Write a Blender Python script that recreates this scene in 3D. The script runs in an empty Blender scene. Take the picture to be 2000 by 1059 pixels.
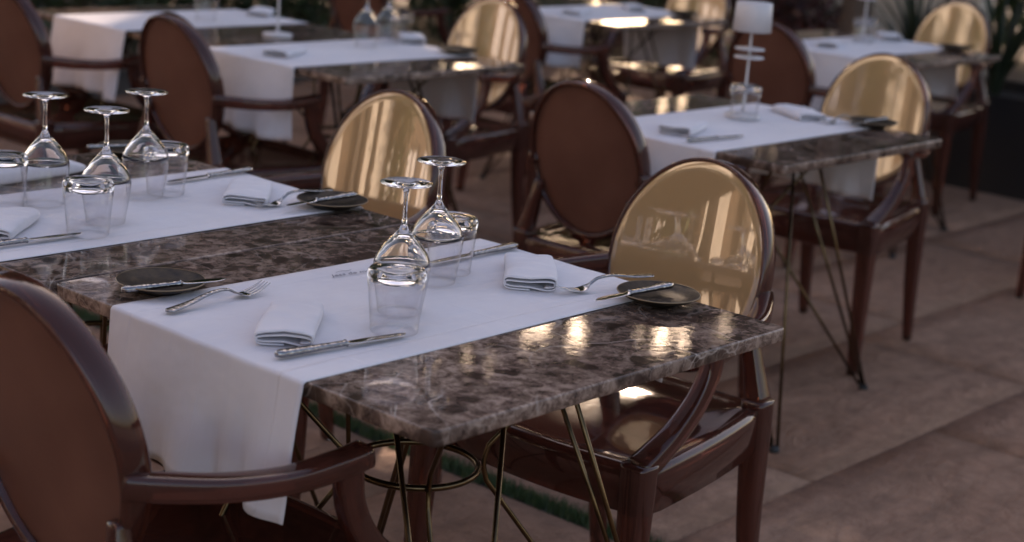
import bpy, bmesh, math, random
import numpy as np
from mathutils import Vector, Matrix

R = math.radians
sc = bpy.context.scene
C = sc.collection

# ------------------------------------------------------------------ camera
cd = bpy.data.cameras.new('camera'); cam = bpy.data.objects.new('camera', cd); C.objects.link(cam)
cd.sensor_width = 36.0; cd.lens = 59.13; cd.clip_start = 0.05; cd.clip_end = 1500
cr, cu, cf = Vector((.66707737, -.74144105, .07261512)), Vector((.13895734, .21959359, .96564461)), Vector((.73191436, .63406927, -.24951459))
m = Matrix.Identity(4)
for i in range(3): m[i][0], m[i][1], m[i][2] = cr[i], cu[i], -cf[i]
m.translation = Vector((-1.399, -1.3165, 1.4531))
cam.matrix_world = m
cd.dof.use_dof = True; cd.dof.focus_distance = 2.62; cd.dof.aperture_fstop = 3.4; cd.dof.aperture_blades = 9
sc.camera = cam

# ------------------------------------------------------------------ sky, sun, exposure
SUN_AZ, SUN_EL = R(37), R(22)                      # low evening sun from behind the tables
S = Vector((math.cos(SUN_AZ)*math.cos(SUN_EL), math.sin(SUN_AZ)*math.cos(SUN_EL), math.sin(SUN_EL)))
w = bpy.data.worlds.new('World'); sc.world = w; w.use_nodes = True
nt = w.node_tree; sky = nt.nodes.new('ShaderNodeTexSky'); sky.sky_type = 'NISHITA'; sky.sun_disc = False
sky.sun_elevation = SUN_EL; sky.sun_rotation = math.pi/2 - SUN_AZ
sky.air_density = 1.0; sky.dust_density = 2.5; sky.ozone_density = 1.0
bg = nt.nodes['Background']; nt.links.new(sky.outputs[0], bg.inputs[0]); bg.inputs[1].default_value = 0.15
sd = bpy.data.lights.new('sun', 'SUN'); sun = bpy.data.objects.new('sun', sd); C.objects.link(sun)
sd.energy = 2.3; sd.angle = R(0.55); sd.color = (1.0, .84, .64)
sun.rotation_euler = S.to_track_quat('Z', 'Y').to_euler(); sun.location = (8, 6, 6)
sc.view_settings.view_transform = 'Standard'; sc.view_settings.look = 'None'
sc.view_settings.exposure = 1.12; sc.view_settings.gamma = 1.0
sc.view_settings.use_white_balance = True; sc.view_settings.white_balance_temperature = 7400; sc.view_settings.white_balance_tint = 23   # camera set for shade
cy = sc.cycles
cy.use_denoising = True; cy.denoiser = 'OPENIMAGEDENOISE'
cy.max_bounces = 14; cy.transmission_bounces = 12; cy.transparent_max_bounces = 12; cy.glossy_bounces = 5; cy.diffuse_bounces = 4
cy.caustics_reflective = False; cy.caustics_refractive = True; cy.blur_glossy = 0.6
cy.sample_clamp_indirect = 6.0

# ------------------------------------------------------------------ materials
def N(t, k, **kw):
    n = t.nodes.new(k)
    for a, b in kw.items(): setattr(n, a, b)
    return n
def mat(name, col=(.5, .5, .5), rough=.5, metal=0., **kw):
    m = bpy.data.materials.new(name); m.use_nodes = True
    b = m.node_tree.nodes['Principled BSDF']
    b.inputs['Base Color'].default_value = (*col, 1); b.inputs['Roughness'].default_value = rough; b.inputs['Metallic'].default_value = metal
    for k, v in kw.items(): b.inputs[k].default_value = v
    return m, m.node_tree, b
def ramp(t, fac, stops):
    r = N(t, 'ShaderNodeValToRGB'); t.links.new(fac, r.inputs[0])
    e = r.color_ramp.elements
    while len(e) < len(stops): e.new(.5)
    for i, (p, c) in enumerate(stops):
        e[i].position = p; e[i].color = (*c, 1) if len(c) == 3 else c
    return r.outputs[0]
def bump(t, b, h, strength=.3, dist=.01, chain=None):
    n = N(t, 'ShaderNodeBump'); n.inputs['Strength'].default_value = strength; n.inputs['Distance'].default_value = dist
    t.links.new(h, n.inputs['Height'])
    if chain is not None: t.links.new(chain, n.inputs['Normal'])
    t.links.new(n.outputs[0], b.inputs['Normal']); return n.outputs[0]
def coords(t, kind='Object', scale=(1, 1, 1), rnd=False):
    tc = N(t, 'ShaderNodeTexCoord'); mp = N(t, 'ShaderNodeMapping'); mp.inputs['Scale'].default_value = scale
    t.links.new(tc.outputs[kind], mp.inputs[0])
    if rnd:
        oi = N(t, 'ShaderNodeObjectInfo'); ml = N(t, 'ShaderNodeVectorMath', operation='SCALE'); ml.inputs[3].default_value = 1.0
        cx = N(t, 'ShaderNodeCombineXYZ'); mu = N(t, 'ShaderNodeMath', operation='MULTIPLY'); mu.inputs[1].default_value = 37.0
        t.links.new(oi.outputs['Random'], mu.inputs[0])
        for i in range(3): t.links.new(mu.outputs[0], cx.inputs[i])
        t.links.new(cx.outputs[0], mp.inputs['Location'])
    return mp.outputs[0]
def noise(t, v, scale, detail=4, rough=.55, dist=0.):
    n = N(t, 'ShaderNodeTexNoise'); n.inputs['Scale'].default_value = scale; n.inputs['Detail'].default_value = detail
    n.inputs['Roughness'].default_value = rough; n.inputs['Distortion'].default_value = dist
    t.links.new(v, n.inputs['Vector']); return n.outputs[0]
def mix(t, f, a, b, mode='MIX'):
    n = N(t, 'ShaderNodeMix', data_type='RGBA', blend_type=mode)
    for s, x in ((n.inputs[0], f), (n.inputs[6], a), (n.inputs[7], b)):
        if isinstance(x, bpy.types.NodeSocket): t.links.new(x, s)
        else: s.default_value = x if isinstance(x, (int, float)) else (*x, 1)
    return n.outputs[2]

# Emperador marble: brown breccia with dark clasts and pale veins
MARBLE, t, b = mat('emperador_marble', rough=.13, **{'Specular IOR Level': .3})
v = coords(t, rnd=True)
nz = N(t, 'ShaderNodeTexNoise'); nz.inputs['Scale'].default_value = 9; nz.inputs['Detail'].default_value = 5; t.links.new(v, nz.inputs['Vector'])
dv = N(t, 'ShaderNodeVectorMath', operation='MULTIPLY_ADD'); dv.inputs[1].default_value = (.075, .075, .075)
t.links.new(nz.outputs[1], dv.inputs[0]); t.links.new(v, dv.inputs[2])
def voro(scale, feature, vec):
    n = N(t, 'ShaderNodeTexVoronoi', feature=feature); n.inputs['Scale'].default_value = scale
    t.links.new(vec, n.inputs['Vector']); return n
ce = voro(24, 'SMOOTH_F1', dv.outputs[0]); sep = N(t, 'ShaderNodeSeparateColor'); t.links.new(ce.outputs['Color'], sep.inputs[0])
matrix = ramp(t, noise(t, v, 42, 8, .75, .4), [(.34, (.038, .024, .019)), (.48, (.15, .103, .082)), (.60, (.34, .255, .205))])
clast = ramp(t, noise(t, v, 40, 5, .6), [(.3, (.026, .016, .013)), (.7, (.075, .048, .038))])
pick = ramp(t, sep.outputs[0], [(.48, (0, 0, 0)), (.62, (.9, .9, .9))])
core = ramp(t, ce.outputs['Distance'], [(.30, (1, 1, 1)), (.52, (0, 0, 0))])
col = mix(t, mix(t, 1., pick, core, 'MULTIPLY'), matrix, clast)
big = ramp(t, noise(t, v, 2.6, 4, .6), [(.38, (.6, .56, .54)), (.62, (1.25, 1.22, 1.2))])
col = mix(t, 1.0, col, big, 'MULTIPLY')
e1 = voro(7, 'DISTANCE_TO_EDGE', dv.outputs[0]); e2 = voro(27, 'DISTANCE_TO_EDGE', dv.outputs[0])
vm = ramp(t, e1.outputs[0], [(0, (1, 1, 1)), (.016, (0, 0, 0))]); vm2 = ramp(t, e2.outputs[0], [(0, (.45, .45, .45)), (.02, (0, 0, 0))])
gate = ramp(t, noise(t, v, 6.5, 3), [(.45, (0, 0, 0)), (.66, (1, 1, 1))])
vv = mix(t, 1.0, mix(t, 1.0, vm, vm2, 'ADD'), gate, 'MULTIPLY')
col = mix(t, vv, col, (.44, .37, .32))
t.links.new(col, b.inputs['Base Color'])
rr = ramp(t, noise(t, v, 30, 4), [(.3, (.02, .02, .02)), (.75, (.065, .065, .065))]); t.links.new(rr, b.inputs['Roughness'])
bump(t, b, noise(t, v, 60, 4), .05, .002)

# white linen with hems (UV in metres: u across the runner, v along)
def linen(name, hem):
    m, t, b = mat(name, (.68, .66, .69), .85, **{'Sheen Weight': .25, 'Sheen Roughness': .5})
    v = coords(t, 'UV')
    def wave(axis, scale):
        n = N(t, 'ShaderNodeTexWave', bands_direction=axis); n.inputs['Scale'].default_value = scale; n.inputs['Distortion'].default_value = 1.5
        n.inputs['Detail'].default_value = 2; t.links.new(v, n.inputs['Vector']); return n.outputs['Fac']
    ad = N(t, 'ShaderNodeMath', operation='ADD'); t.links.new(wave('X', 190), ad.inputs[0]); t.links.new(wave('Y', 190), ad.inputs[1])
    ch = bump(t, b, ad.outputs[0], .12, .0006)
    ch = bump(t, b, noise(t, v, 7, 3, .5), .7, .014, ch)
    ch = bump(t, b, noise(t, coords(t, 'UV', (26, 3.5, 1)), 1.0, 2, .5), .5, .008, ch)
    if hem:
        sx = N(t, 'ShaderNodeSeparateXYZ'); t.links.new(v, sx.inputs[0])
        pp = N(t, 'ShaderNodeMath', operation='PINGPONG'); pp.inputs[1].default_value = .21; t.links.new(sx.outputs[0], pp.inputs[0])
        lt = N(t, 'ShaderNodeMapRange'); lt.inputs[1].default_value = .0455; lt.inputs[2].default_value = .0475; lt.inputs[3].default_value = 1; lt.inputs[4].default_value = 0
        t.links.new(pp.outputs[0], lt.inputs[0]); ch = bump(t, b, lt.outputs[0], .6, .0018, ch)
        for soc, per, wd_ in ((sx.outputs[1], .155, .005), (sx.outputs[0], .105, .004)):       # ironed fold lines
            p2 = N(t, 'ShaderNodeMath', operation='PINGPONG'); p2.inputs[1].default_value = per; t.links.new(soc, p2.inputs[0])
            l2 = N(t, 'ShaderNodeMapRange', interpolation_type='SMOOTHSTEP'); l2.inputs[1].default_value = 0; l2.inputs[2].default_value = wd_; l2.inputs[3].default_value = 1; l2.inputs[4].default_value = 0
            t.links.new(p2.outputs[0], l2.inputs[0]); ch = bump(t, b, l2.outputs[0], .3, .0011, ch)
    tint = ramp(t, noise(t, v, 6, 3), [(.3, (.63, .61, .645)), (.7, (.70, .68, .705))]); t.links.new(tint, b.inputs['Base Color'])
    return m
RUNNER = linen('white_linen_runner', True); NAPKIN = linen('white_linen_napkin', False)
INK, t, b = mat('grey_embroidery', (.16, .16, .20), .7)

# amber-brown polycarbonate, gold front panel, brown rear panel
AMBER, t, b = mat('amber_polycarbonate', (.155, .050, .035), .06, **{'Transmission Weight': .68, 'IOR': 1.5, 'Specular IOR Level': .4})
v = coords(t); bump(t, b, noise(t, v, 22, 2), .04, .004)
GOLD, t, b = mat('gold_glossy_panel', (.45, .285, .138), .1, 0., **{'IOR': 1.5, 'Coat Weight': 1.0, 'Coat Roughness': .012, 'Coat IOR': 2.5})
v = coords(t); bump(t, b, noise(t, v, 6, 3, .5, .5), .10, .012)
BROWN, t, b = mat('brown_satin_panel', (.15, .066, .045), .36, **{'Specular IOR Level': .5})
v = coords(t); t.links.new(ramp(t, noise(t, v, 9, 5), [(.3, (.15, .064, .045)), (.7, (.205, .092, .064))]), b.inputs['Base Color'])
bump(t, b, noise(t, v, 160, 3), .15, .001)
tl = N(t, 'ShaderNodeBsdfTranslucent'); tl.inputs[0].default_value = (.42, .16, .09, 1); mx = N(t, 'ShaderNodeMixShader'); mx.inputs[0].default_value = .25
t.links.new(b.outputs[0], mx.inputs[1]); t.links.new(tl.outputs[0], mx.inputs[2]); t.links.new(mx.outputs[0], t.nodes['Material Output'].inputs[0])

GLASS, t, b = mat('clear_glass', (1, 1, 1), 0., **{'Transmission Weight': 1., 'IOR': 1.48})
THIN = bpy.data.materials.new('thin_clear_glass'); THIN.use_nodes = True; t = THIN.node_tree; t.nodes.clear()
lw = N(t, 'ShaderNodeLayerWeight'); lw.inputs[0].default_value = .5; pw = N(t, 'ShaderNodeMath', operation='POWER'); pw.inputs[1].default_value = 4.0
fr = N(t, 'ShaderNodeMath', operation='MULTIPLY_ADD'); fr.inputs[1].default_value = .9; fr.inputs[2].default_value = .035
t.links.new(lw.outputs['Facing'], pw.inputs[0]); t.links.new(pw.outputs[0], fr.inputs[0])
gl = N(t, 'ShaderNodeBsdfGlossy'); gl.inputs['Roughness'].default_value = 0.0
tp = N(t, 'ShaderNodeBsdfTransparent'); tp.inputs[0].default_value = (.985, .985, .99, 1); ms = N(t, 'ShaderNodeMixShader'); ou = N(t, 'ShaderNodeOutputMaterial')
t.links.new(fr.outputs[0], ms.inputs[0]); t.links.new(tp.outputs[0], ms.inputs[1]); t.links.new(gl.outputs[0], ms.inputs[2]); t.links.new(ms.outputs[0], ou.inputs[0])
STEEL, t, b = mat('polished_cutlery_steel', (.50, .49, .485), .12, 1.)
ORN, t, b = mat('ornate_cutlery_handle', (.50, .49, .48), .2, 1.)
v = coords(t, scale=(1, 1.6, 1)); vo = N(t, 'ShaderNodeTexVoronoi'); vo.inputs['Scale'].default_value = 190; t.links.new(v, vo.inputs['Vector'])
bump(t, b, vo.outputs[0], .4, .0013)
t.links.new(ramp(t, vo.outputs[0], [(.1, (.44, .43, .42)), (.7, (.24, .24, .25))]), b.inputs['Base Color'])
BRASS, t, b = mat('aged_brass_wire', (.27, .17, .07), .27, 1.)
v = coords(t); t.links.new(ramp(t, noise(t, v, 25, 4), [(.3, (.075, .05, .028)), (.7, (.16, .108, .055))]), b.inputs['Base Color'])
RUBBER, t, b = mat('black_rubber_foot', (.015, .015, .016), .6)
PLATE, t, b = mat('dark_stoneware_glaze', (.02, .018, .02), .4, **{'Specular IOR Level': .09})
v = coords(t); t.links.new(ramp(t, noise(t, v, 60, 6, .7), [(.35, (.018, .016, .018)), (.75, (.085, .062, .04))]), b.inputs['Base Color'])
bump(t, b, noise(t, v, 90, 4), .3, .002)
LAMP, t, b = mat('white_lamp_enamel', (.60, .59, .60), .4)
STONE, t, b = mat('riven_sandstone', rough=.78)
v = coords(t, rnd=True)
c1 = ramp(t, noise(t, v, 1.7, 6, .6, .6), [(.25, (.31, .172, .108)), (.5, (.39, .225, .145)), (.75, (.46, .28, .188))])
c2 = ramp(t, noise(t, v, 22, 7, .7), [(.3, (.66, .62, .6)), (.7, (1.14, 1.11, 1.09))])
oi = N(t, 'ShaderNodeObjectInfo'); tint = ramp(t, oi.outputs['Random'], [(0, (.9, .87, .87)), (.5, (1, .97, .95)), (1, (1.05, 1.02, 1.0))])
t.links.new(mix(t, 1., mix(t, 1., c1, c2, 'MULTIPLY'), tint, 'MULTIPLY'), b.inputs['Base Color'])
ch = bump(t, b, noise(t, coords(t, rnd=True, scale=(1, 2.2, 1)), 5, 8, .66, .5), 1.0, .05); bump(t, b, noise(t, v, 70, 5), .5, .006, ch)
JOINT, t, b = mat('dark_joint_sand', (.05, .038, .032), .95)
v = coords(t); t.links.new(ramp(t, noise(t, v, 30, 5), [(.3, (.02, .016, .013)), (.7, (.06, .045, .036))]), b.inputs['Base Color'])
FARG, t, b = mat('far_ground_paving', rough=.85)
v = coords(t); t.links.new(ramp(t, noise(t, v, 1.2, 6), [(.3, (.16, .115, .095)), (.7, (.25, .19, .16))]), b.inputs['Base Color'])
def leafmat(name, a, c, tr=.16):
    m, t, b = mat(name, a, .45)
    oi = N(t, 'ShaderNodeNewGeometry'); t.links.new(ramp(t, oi.outputs['Random Per Island'], [(0, a), (1, c)]), b.inputs['Base Color'])
    tl = N(t, 'ShaderNodeBsdfTranslucent'); tl.inputs[0].default_value = (c[0]*1.5, c[1]*1.5, c[2], 1)
    mx = N(t, 'ShaderNodeMixShader'); mx.inputs[0].default_value = tr
    t.links.new(b.outputs[0], mx.inputs[1]); t.links.new(tl.outputs[0], mx.inputs[2])
    t.links.new(mx.outputs[0], t.nodes['Material Output'].inputs[0]); return m
LEAF = leafmat('evergreen_leaf', (.03, .06, .02), (.07, .12, .035)); TURF = leafmat('turf_blade', (.03, .055, .022), (.06, .105, .045))
SHRUB = leafmat('dark_shrub_leaf', (.022, .035, .016), (.05, .075, .03)); REDL = leafmat('dark_red_leaf', (.05, .018, .02), (.10, .035, .03))
GRASSL = leafmat('strap_leaf', (.016, .026, .015), (.04, .058, .032)); PALM = leafmat('palm_frond_leaf', (.04, .07, .025), (.08, .12, .04))
BARK, t, b = mat('rough_bark', (.10, .07, .05), .9)
v = coords(t, scale=(6, 6, 1)); bump(t, b, noise(t, v, 6, 6), .9, .03)
PLANTER, t, b = mat('black_planter_metal', (.012, .011, .012), .45)
SOIL, t, b = mat('planter_soil', (.03, .022, .016), .95)
BAY, t, b = mat('streak_bay_render', (.82, .76, .66), .85)  # for the added bays, kept pale so they mirror as bright streaks
CREAM, t, b = mat('cream_render', (.62, .54, .43), .85)
v = coords(t); t.links.new(ramp(t, noise(t, v, 2.5, 5), [(.3, (.56, .48, .38)), (.7, (.66, .58, .47))]), b.inputs['Base Color'])
WFRAME, t, b = mat('dark_window_frame', (.07, .05, .04), .4)
TAN, t, b = mat('tan_stone_cladding', (.17, .12, .08), .8)
PANE, t, b = mat('sky_tinted_window_pane', (.55, .55, .62), .04, **{'Coat Weight': 1.})  # sky reflection put into the pale lavender pane colour
CANVAS, t, b = mat('beige_parasol_canvas', (.30, .25, .19), .9)

# ------------------------------------------------------------------ mesh helpers
def mesh(name, verts, faces, smooth=True, uvs=None):
    me = bpy.data.meshes.new(name); me.from_pydata([tuple(x) for x in verts], [], faces)
    bm = bmesh.new(); bm.from_mesh(me)
    if uvs is None: bmesh.ops.recalc_face_normals(bm, faces=bm.faces)
    bm.to_mesh(me); bm.free()
    if smooth: me.polygons.foreach_set('use_smooth', [True]*len(me.polygons))
    if uvs is not None:
        l = me.uv_layers.new(name='UVMap')
        idx = np.empty(len(me.loops), int); me.loops.foreach_get('vertex_index', idx)
        l.data.foreach_set('uv', np.asarray(uvs, float)[idx].ravel())
    me.update(); return me
def obj(name, me, ma, parent=None, loc=None):
    o = bpy.data.objects.new(name, me); C.objects.link(o)
    if ma is not None and not me.materials: me.materials.append(ma)
    if parent is not None: o.parent = parent
    if loc is not None: o.location = loc
    return o
def tag(o, label, cat, group=None, kind=None):
    o['label'] = label; o['category'] = cat
    if group: o['group'] = group
    if kind: o['kind'] = kind
    return o
def thing(name, label, cat, loc=(0, 0, 0), rz=0., group=None):
    o = bpy.data.objects.new(name, None); C.objects.link(o); o.location = loc; o.rotation_euler = (0, 0, rz); o.empty_display_size = .1
    return tag(o, label, cat, group)
def copy_tree(o, parent=None):
    c = o.copy(); C.objects.link(c)
    if parent is not None: c.parent = parent
    for ch in o.children: copy_tree(ch, c)
    return c
def grid_faces(nr, nc, close_c=True, close_r=False, off=0):
    f = []
    for i in range(nr if close_r else nr-1):
        for j in range(nc if close_c else nc-1):
            a, b2 = i % nr, (i+1) % nr; c, d = j % nc, (j+1) % nc
            f.append((off+a*nc+c, off+a*nc+d, off+b2*nc+d, off+b2*nc+c))
    return f
def lathe(name, prof, n=40, closed=False):
    vs = [(r*math.cos(2*math.pi*k/n), r*math.sin(2*math.pi*k/n), z) for r, z in prof for k in range(n)]
    fs = grid_faces(len(prof), n, True, closed)
    if not closed:
        if prof[0][0] > 1e-6: fs.append(tuple(range(n))[::-1])
        if prof[-1][0] > 1e-6: fs.append(tuple((len(prof)-1)*n+k for k in range(n)))
    me = mesh(name, vs, fs)
    bm = bmesh.new(); bm.from_mesh(me); bmesh.ops.remove_doubles(bm, verts=bm.verts, dist=1e-5); bmesh.ops.recalc_face_normals(bm, faces=bm.faces)
    bm.to_mesh(me); bm.free(); return me
def spline(pts, n):
    P = [np.array(p, float) for p in pts]; P = [2*P[0]-P[1]] + P + [2*P[-1]-P[-2]]; out = []
    for i in range(1, len(P)-2):
        for k in range(n):
            s = k/n; a, b_, c, d = P[i-1], P[i], P[i+1], P[i+2]
            out.append(.5*((2*b_)+(-a+c)*s+(2*a-5*b_+4*c-d)*s*s+(-a+3*b_-3*c+d)*s**3))
    out.append(P[-2]); return out
def sweep(name, pts, W, H, up=(0, 0, 1), n=12, ex=.5, smooth=True):
    """pts path, half widths W, half heights H (lists or numbers), superellipse exponent ex."""
    L = len(pts); W = np.interp(np.linspace(0, 1, L), np.linspace(0, 1, len(W)), W) if hasattr(W, '__len__') else [W]*L
    H = np.interp(np.linspace(0, 1, L), np.linspace(0, 1, len(H)), H) if hasattr(H, '__len__') else [H]*L
    vs = []; up = np.array(up, float)
    for i in range(L):
        tg = np.array(pts[min(i+1, L-1)], float)-np.array(pts[max(i-1, 0)], float); tg /= np.linalg.norm(tg)
        sd_ = np.cross(up, tg); sd_ /= np.linalg.norm(sd_); un = np.cross(tg, sd_)
        for k in range(n):
            a = 2*math.pi*(k+.5)/n; ca, sa = math.cos(a), math.sin(a)
            vs.append(np.array(pts[i])+sd_*W[i]*math.copysign(abs(ca)**ex, ca)+un*H[i]*math.copysign(abs(sa)**ex, sa))
    fs = grid_faces(L, n); fs.append(tuple(range(n))[::-1]); fs.append(tuple((L-1)*n+k for k in range(n)))
    return mesh(name, vs, fs, smooth)
def box(name, sx, sy, sz, bev=.0, seg=2, base=True):
    bm = bmesh.new(); bmesh.ops.create_cube(bm, size=1)
    for v in bm.verts: v.co = Vector((v.co.x*sx, v.co.y*sy, v.co.z*sz+(sz/2 if base else 0)))
    if bev: bmesh.ops.bevel(bm, geom=bm.edges[:], offset=bev, segments=seg, affect='EDGES', profile=.5)
    me = bpy.data.meshes.new(name); bm.to_mesh(me); bm.free(); return me
def edge_split(o, ang=40):
    o.data.set_sharp_from_angle(angle=R(ang)); return o

# ------------------------------------------------------------------ ground, paving, turf strip
TH = .75                                          # table height
g = obj('ground', mesh('ground', [(-250, -250, -.03), (250, -250, -.03), (250, 250, -.03), (-250, 250, -.03)], [(0, 1, 2, 3)], False), FARG); g['kind'] = 'structure'
bed = obj('paving', mesh('paving', [(-2.6, -1.9, -.012), (7.75, -1.9, -.012), (7.75, 6.75, -.012), (-2.6, 6.75, -.012)], [(0, 1, 2, 3)], False), JOINT); bed['kind'] = 'structure'
rng = random.Random(5)
def slab_mesh(lx, ly, seed):
    rg = random.Random(seed); nx, ny = 10, 6; vs = []; fs = []
    for j in range(ny+1):
        for i in range(nx+1):
            e = min(i, nx-i, j, ny-j)
            z = -.004 if e == 0 else rg.uniform(-.0012, .0012)
            jx = rg.uniform(-.002, .002) if e == 0 else 0
            vs.append(((i/nx-.5)*lx+jx, (j/ny-.5)*ly+jx, z))
    for j in range(ny):
        for i in range(nx): a = j*(nx+1)+i; fs.append((a, a+1, a+nx+2, a+nx+1))
    rim = [i for i in range(nx+1)]+[(k+1)*(nx+1)+nx for k in range(ny)]+[ny*(nx+1)+nx-1-i for i in range(nx)]+[(ny-1-k)*(nx+1) for k in range(ny-1)]
    o = len(vs); vs += [(vs[i][0], vs[i][1], -.02) for i in rim]; n = len(rim)
    for k in range(n): fs.append((rim[k], o+k, o+(k+1) % n, rim[(k+1) % n]))
    return mesh('slab', vs, fs)
PY = .5955; GAP = .006
slab_lib = {}
def slab(x0, x1, y0):
    L = round(x1-x0-GAP, 3); key = (L, rng.randrange(3))
    if key not in slab_lib: slab_lib[key] = slab_mesh(L, PY-GAP, hash(key) & 999)
    o = obj('paving_slab', slab_lib[key], STONE, bed, ((x0+x1)/2, y0+PY/2, rng.uniform(-.0012, .0012)))
    o.rotation_euler = (R(rng.uniform(-.05, .05)), R(rng.uniform(-.04, .04)), 0)
for j in range(-4, 10):
    y0 = .02+PY*j; s = [.35, .95, .62][j % 3]
    xs = [-2.5]; x = -2.5+s
    while x < 1.2: xs.append(round(x, 3)); x += 1.2
    if 1.338-xs[-1] < .25: xs.pop()
    xs.append(1.338)
    for a, b_ in zip(xs, xs[1:]): slab(a, b_, y0)
    xs = [1.402]; x = 1.402+[1.2, .6, .9][j % 3]
    while x < 7.45: xs.append(round(x, 3)); x += 1.2
    xs.append(7.7)
    for a, b_ in zip(xs, xs[1:]): slab(a, b_, y0)
r_ = np.random.RandomState(3); n = 15000
bx = 1.37+r_.normal(0, .017, n).clip(-.042, .042)+.006*np.sin(r_.uniform(0, 9, n)); by = r_.uniform(-1.2, 6.4, n); hh = r_.uniform(.008, .026, n); an = r_.uniform(0, 6.28, n); wd = .0022
vs = np.empty((n, 3, 3)); dx, dy = np.cos(an)*wd, np.sin(an)*wd
vs[:, 0] = np.stack([bx-dx, by-dy, np.full(n, -.012)], 1); vs[:, 1] = np.stack([bx+dx, by+dy, np.full(n, -.012)], 1)
vs[:, 2] = np.stack([bx+r_.uniform(-.012, .012, n), by+r_.uniform(-.012, .012, n), hh-.004], 1)
go = obj('grass', mesh('grass', vs.reshape(-1, 3), [(3*i, 3*i+1, 3*i+2) for i in range(n)], False), TURF)
tag(go, 'narrow strip of green turf between the paving slabs under the front table', 'grass', kind='stuff')

# ------------------------------------------------------------------ chairs
XC, ZC, OA, OB, TI, KC = -.214, .685, .181, .208, R(11.7), .55
def ov(y, v, s):
    return (XC-s*math.cos(TI)-v*math.sin(TI)+KC*y*y, y, ZC+v*math.cos(TI)-s*math.sin(TI))
def oval_ring():
    n = 72; prof = [(.003, 0), (0, .004), (0, .039), (.003, .043), (.010, .043), (.0130, .040), (.0130, .012), (.0075, .0005)]; vs = []
    for o_, s in prof:
        for k in range(n):
            a = 2*math.pi*k/n; vs.append(ov((OA-o_)*math.cos(a), (OB-o_)*math.sin(a), s))
    return mesh('back_frame', vs, grid_faces(len(prof), n, True, True))
def oval_panel(name, inset, s0, dome, th):
    n = 64; vs = []; fr = [1, .985, .9, .75, .6, .45, .3, .15]
    for side in (0, 1):
        for f in fr:
            for k in range(n):
                a = 2*math.pi*k/n
                vs.append(ov((OA-inset)*f*math.cos(a), (OB-inset)*f*math.sin(a), s0-dome*(1-f*f)+(th if side else (.0015 if f == 1 else 0))))
    m_ = len(fr)*n; fs = grid_faces(len(fr), n)+[tuple(reversed(q)) for q in grid_faces(len(fr), n, off=m_)]
    vs += [ov(0, 0, s0-dome), ov(0, 0, s0-dome+th)]
    for k in range(n):
        fs.append(((len(fr)-1)*n+k, (len(fr)-1)*n+(k+1) % n, 2*m_)); fs.append((m_+(len(fr)-1)*n+(k+1) % n, m_+(len(fr)-1)*n+k, 2*m_+1))
        fs.append((k, m_+k, m_+(k+1) % n, (k+1) % n))
    return mesh(name, vs, fs)
def seat_mesh():
    out = []
    for k in range(17):                                   # bowed front
        y = -.252+.504*k/16; out.append((.222+.030*(1-(y/.252)**2), y))
    out += [(.205, .266), (.17, .268)]
    for k in range(1, 6): s = k/6; out.append((.17-.395*s, .268-.066*s+.008*math.sin(math.pi*s)))
    out += [(-.238, .196), (-.248, .182)]
    for k in range(1, 8): out.append((-.248, .182-.364*k/8))
    h = len(out); half = [(x, -y) for x, y in out[17:26]][::-1]
    out = out+half[0:]
    def ins(d): return [(x*(1-d/.23)+.0, y*(1-d/.23)) for x, y in out]
    lv = [(.425, .016), (.366, .014), (.362, .008), (.366, .001), (.436, 0), (.446, .004), (.450, .012), (.450, .022), (.446, .034), (.441, .055), (.438, .11), (.437, .17)]
    vs = []; n = len(out)
    for z, d in lv: vs += [(x, y, z) for x, y in ins(d)]
    fs = grid_faces(len(lv), n); fs.append(tuple(range(n))[::-1]); fs.append(tuple((len(lv)-1)*n+k for k in range(n)))
    return mesh('seat', vs, fs)
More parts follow.
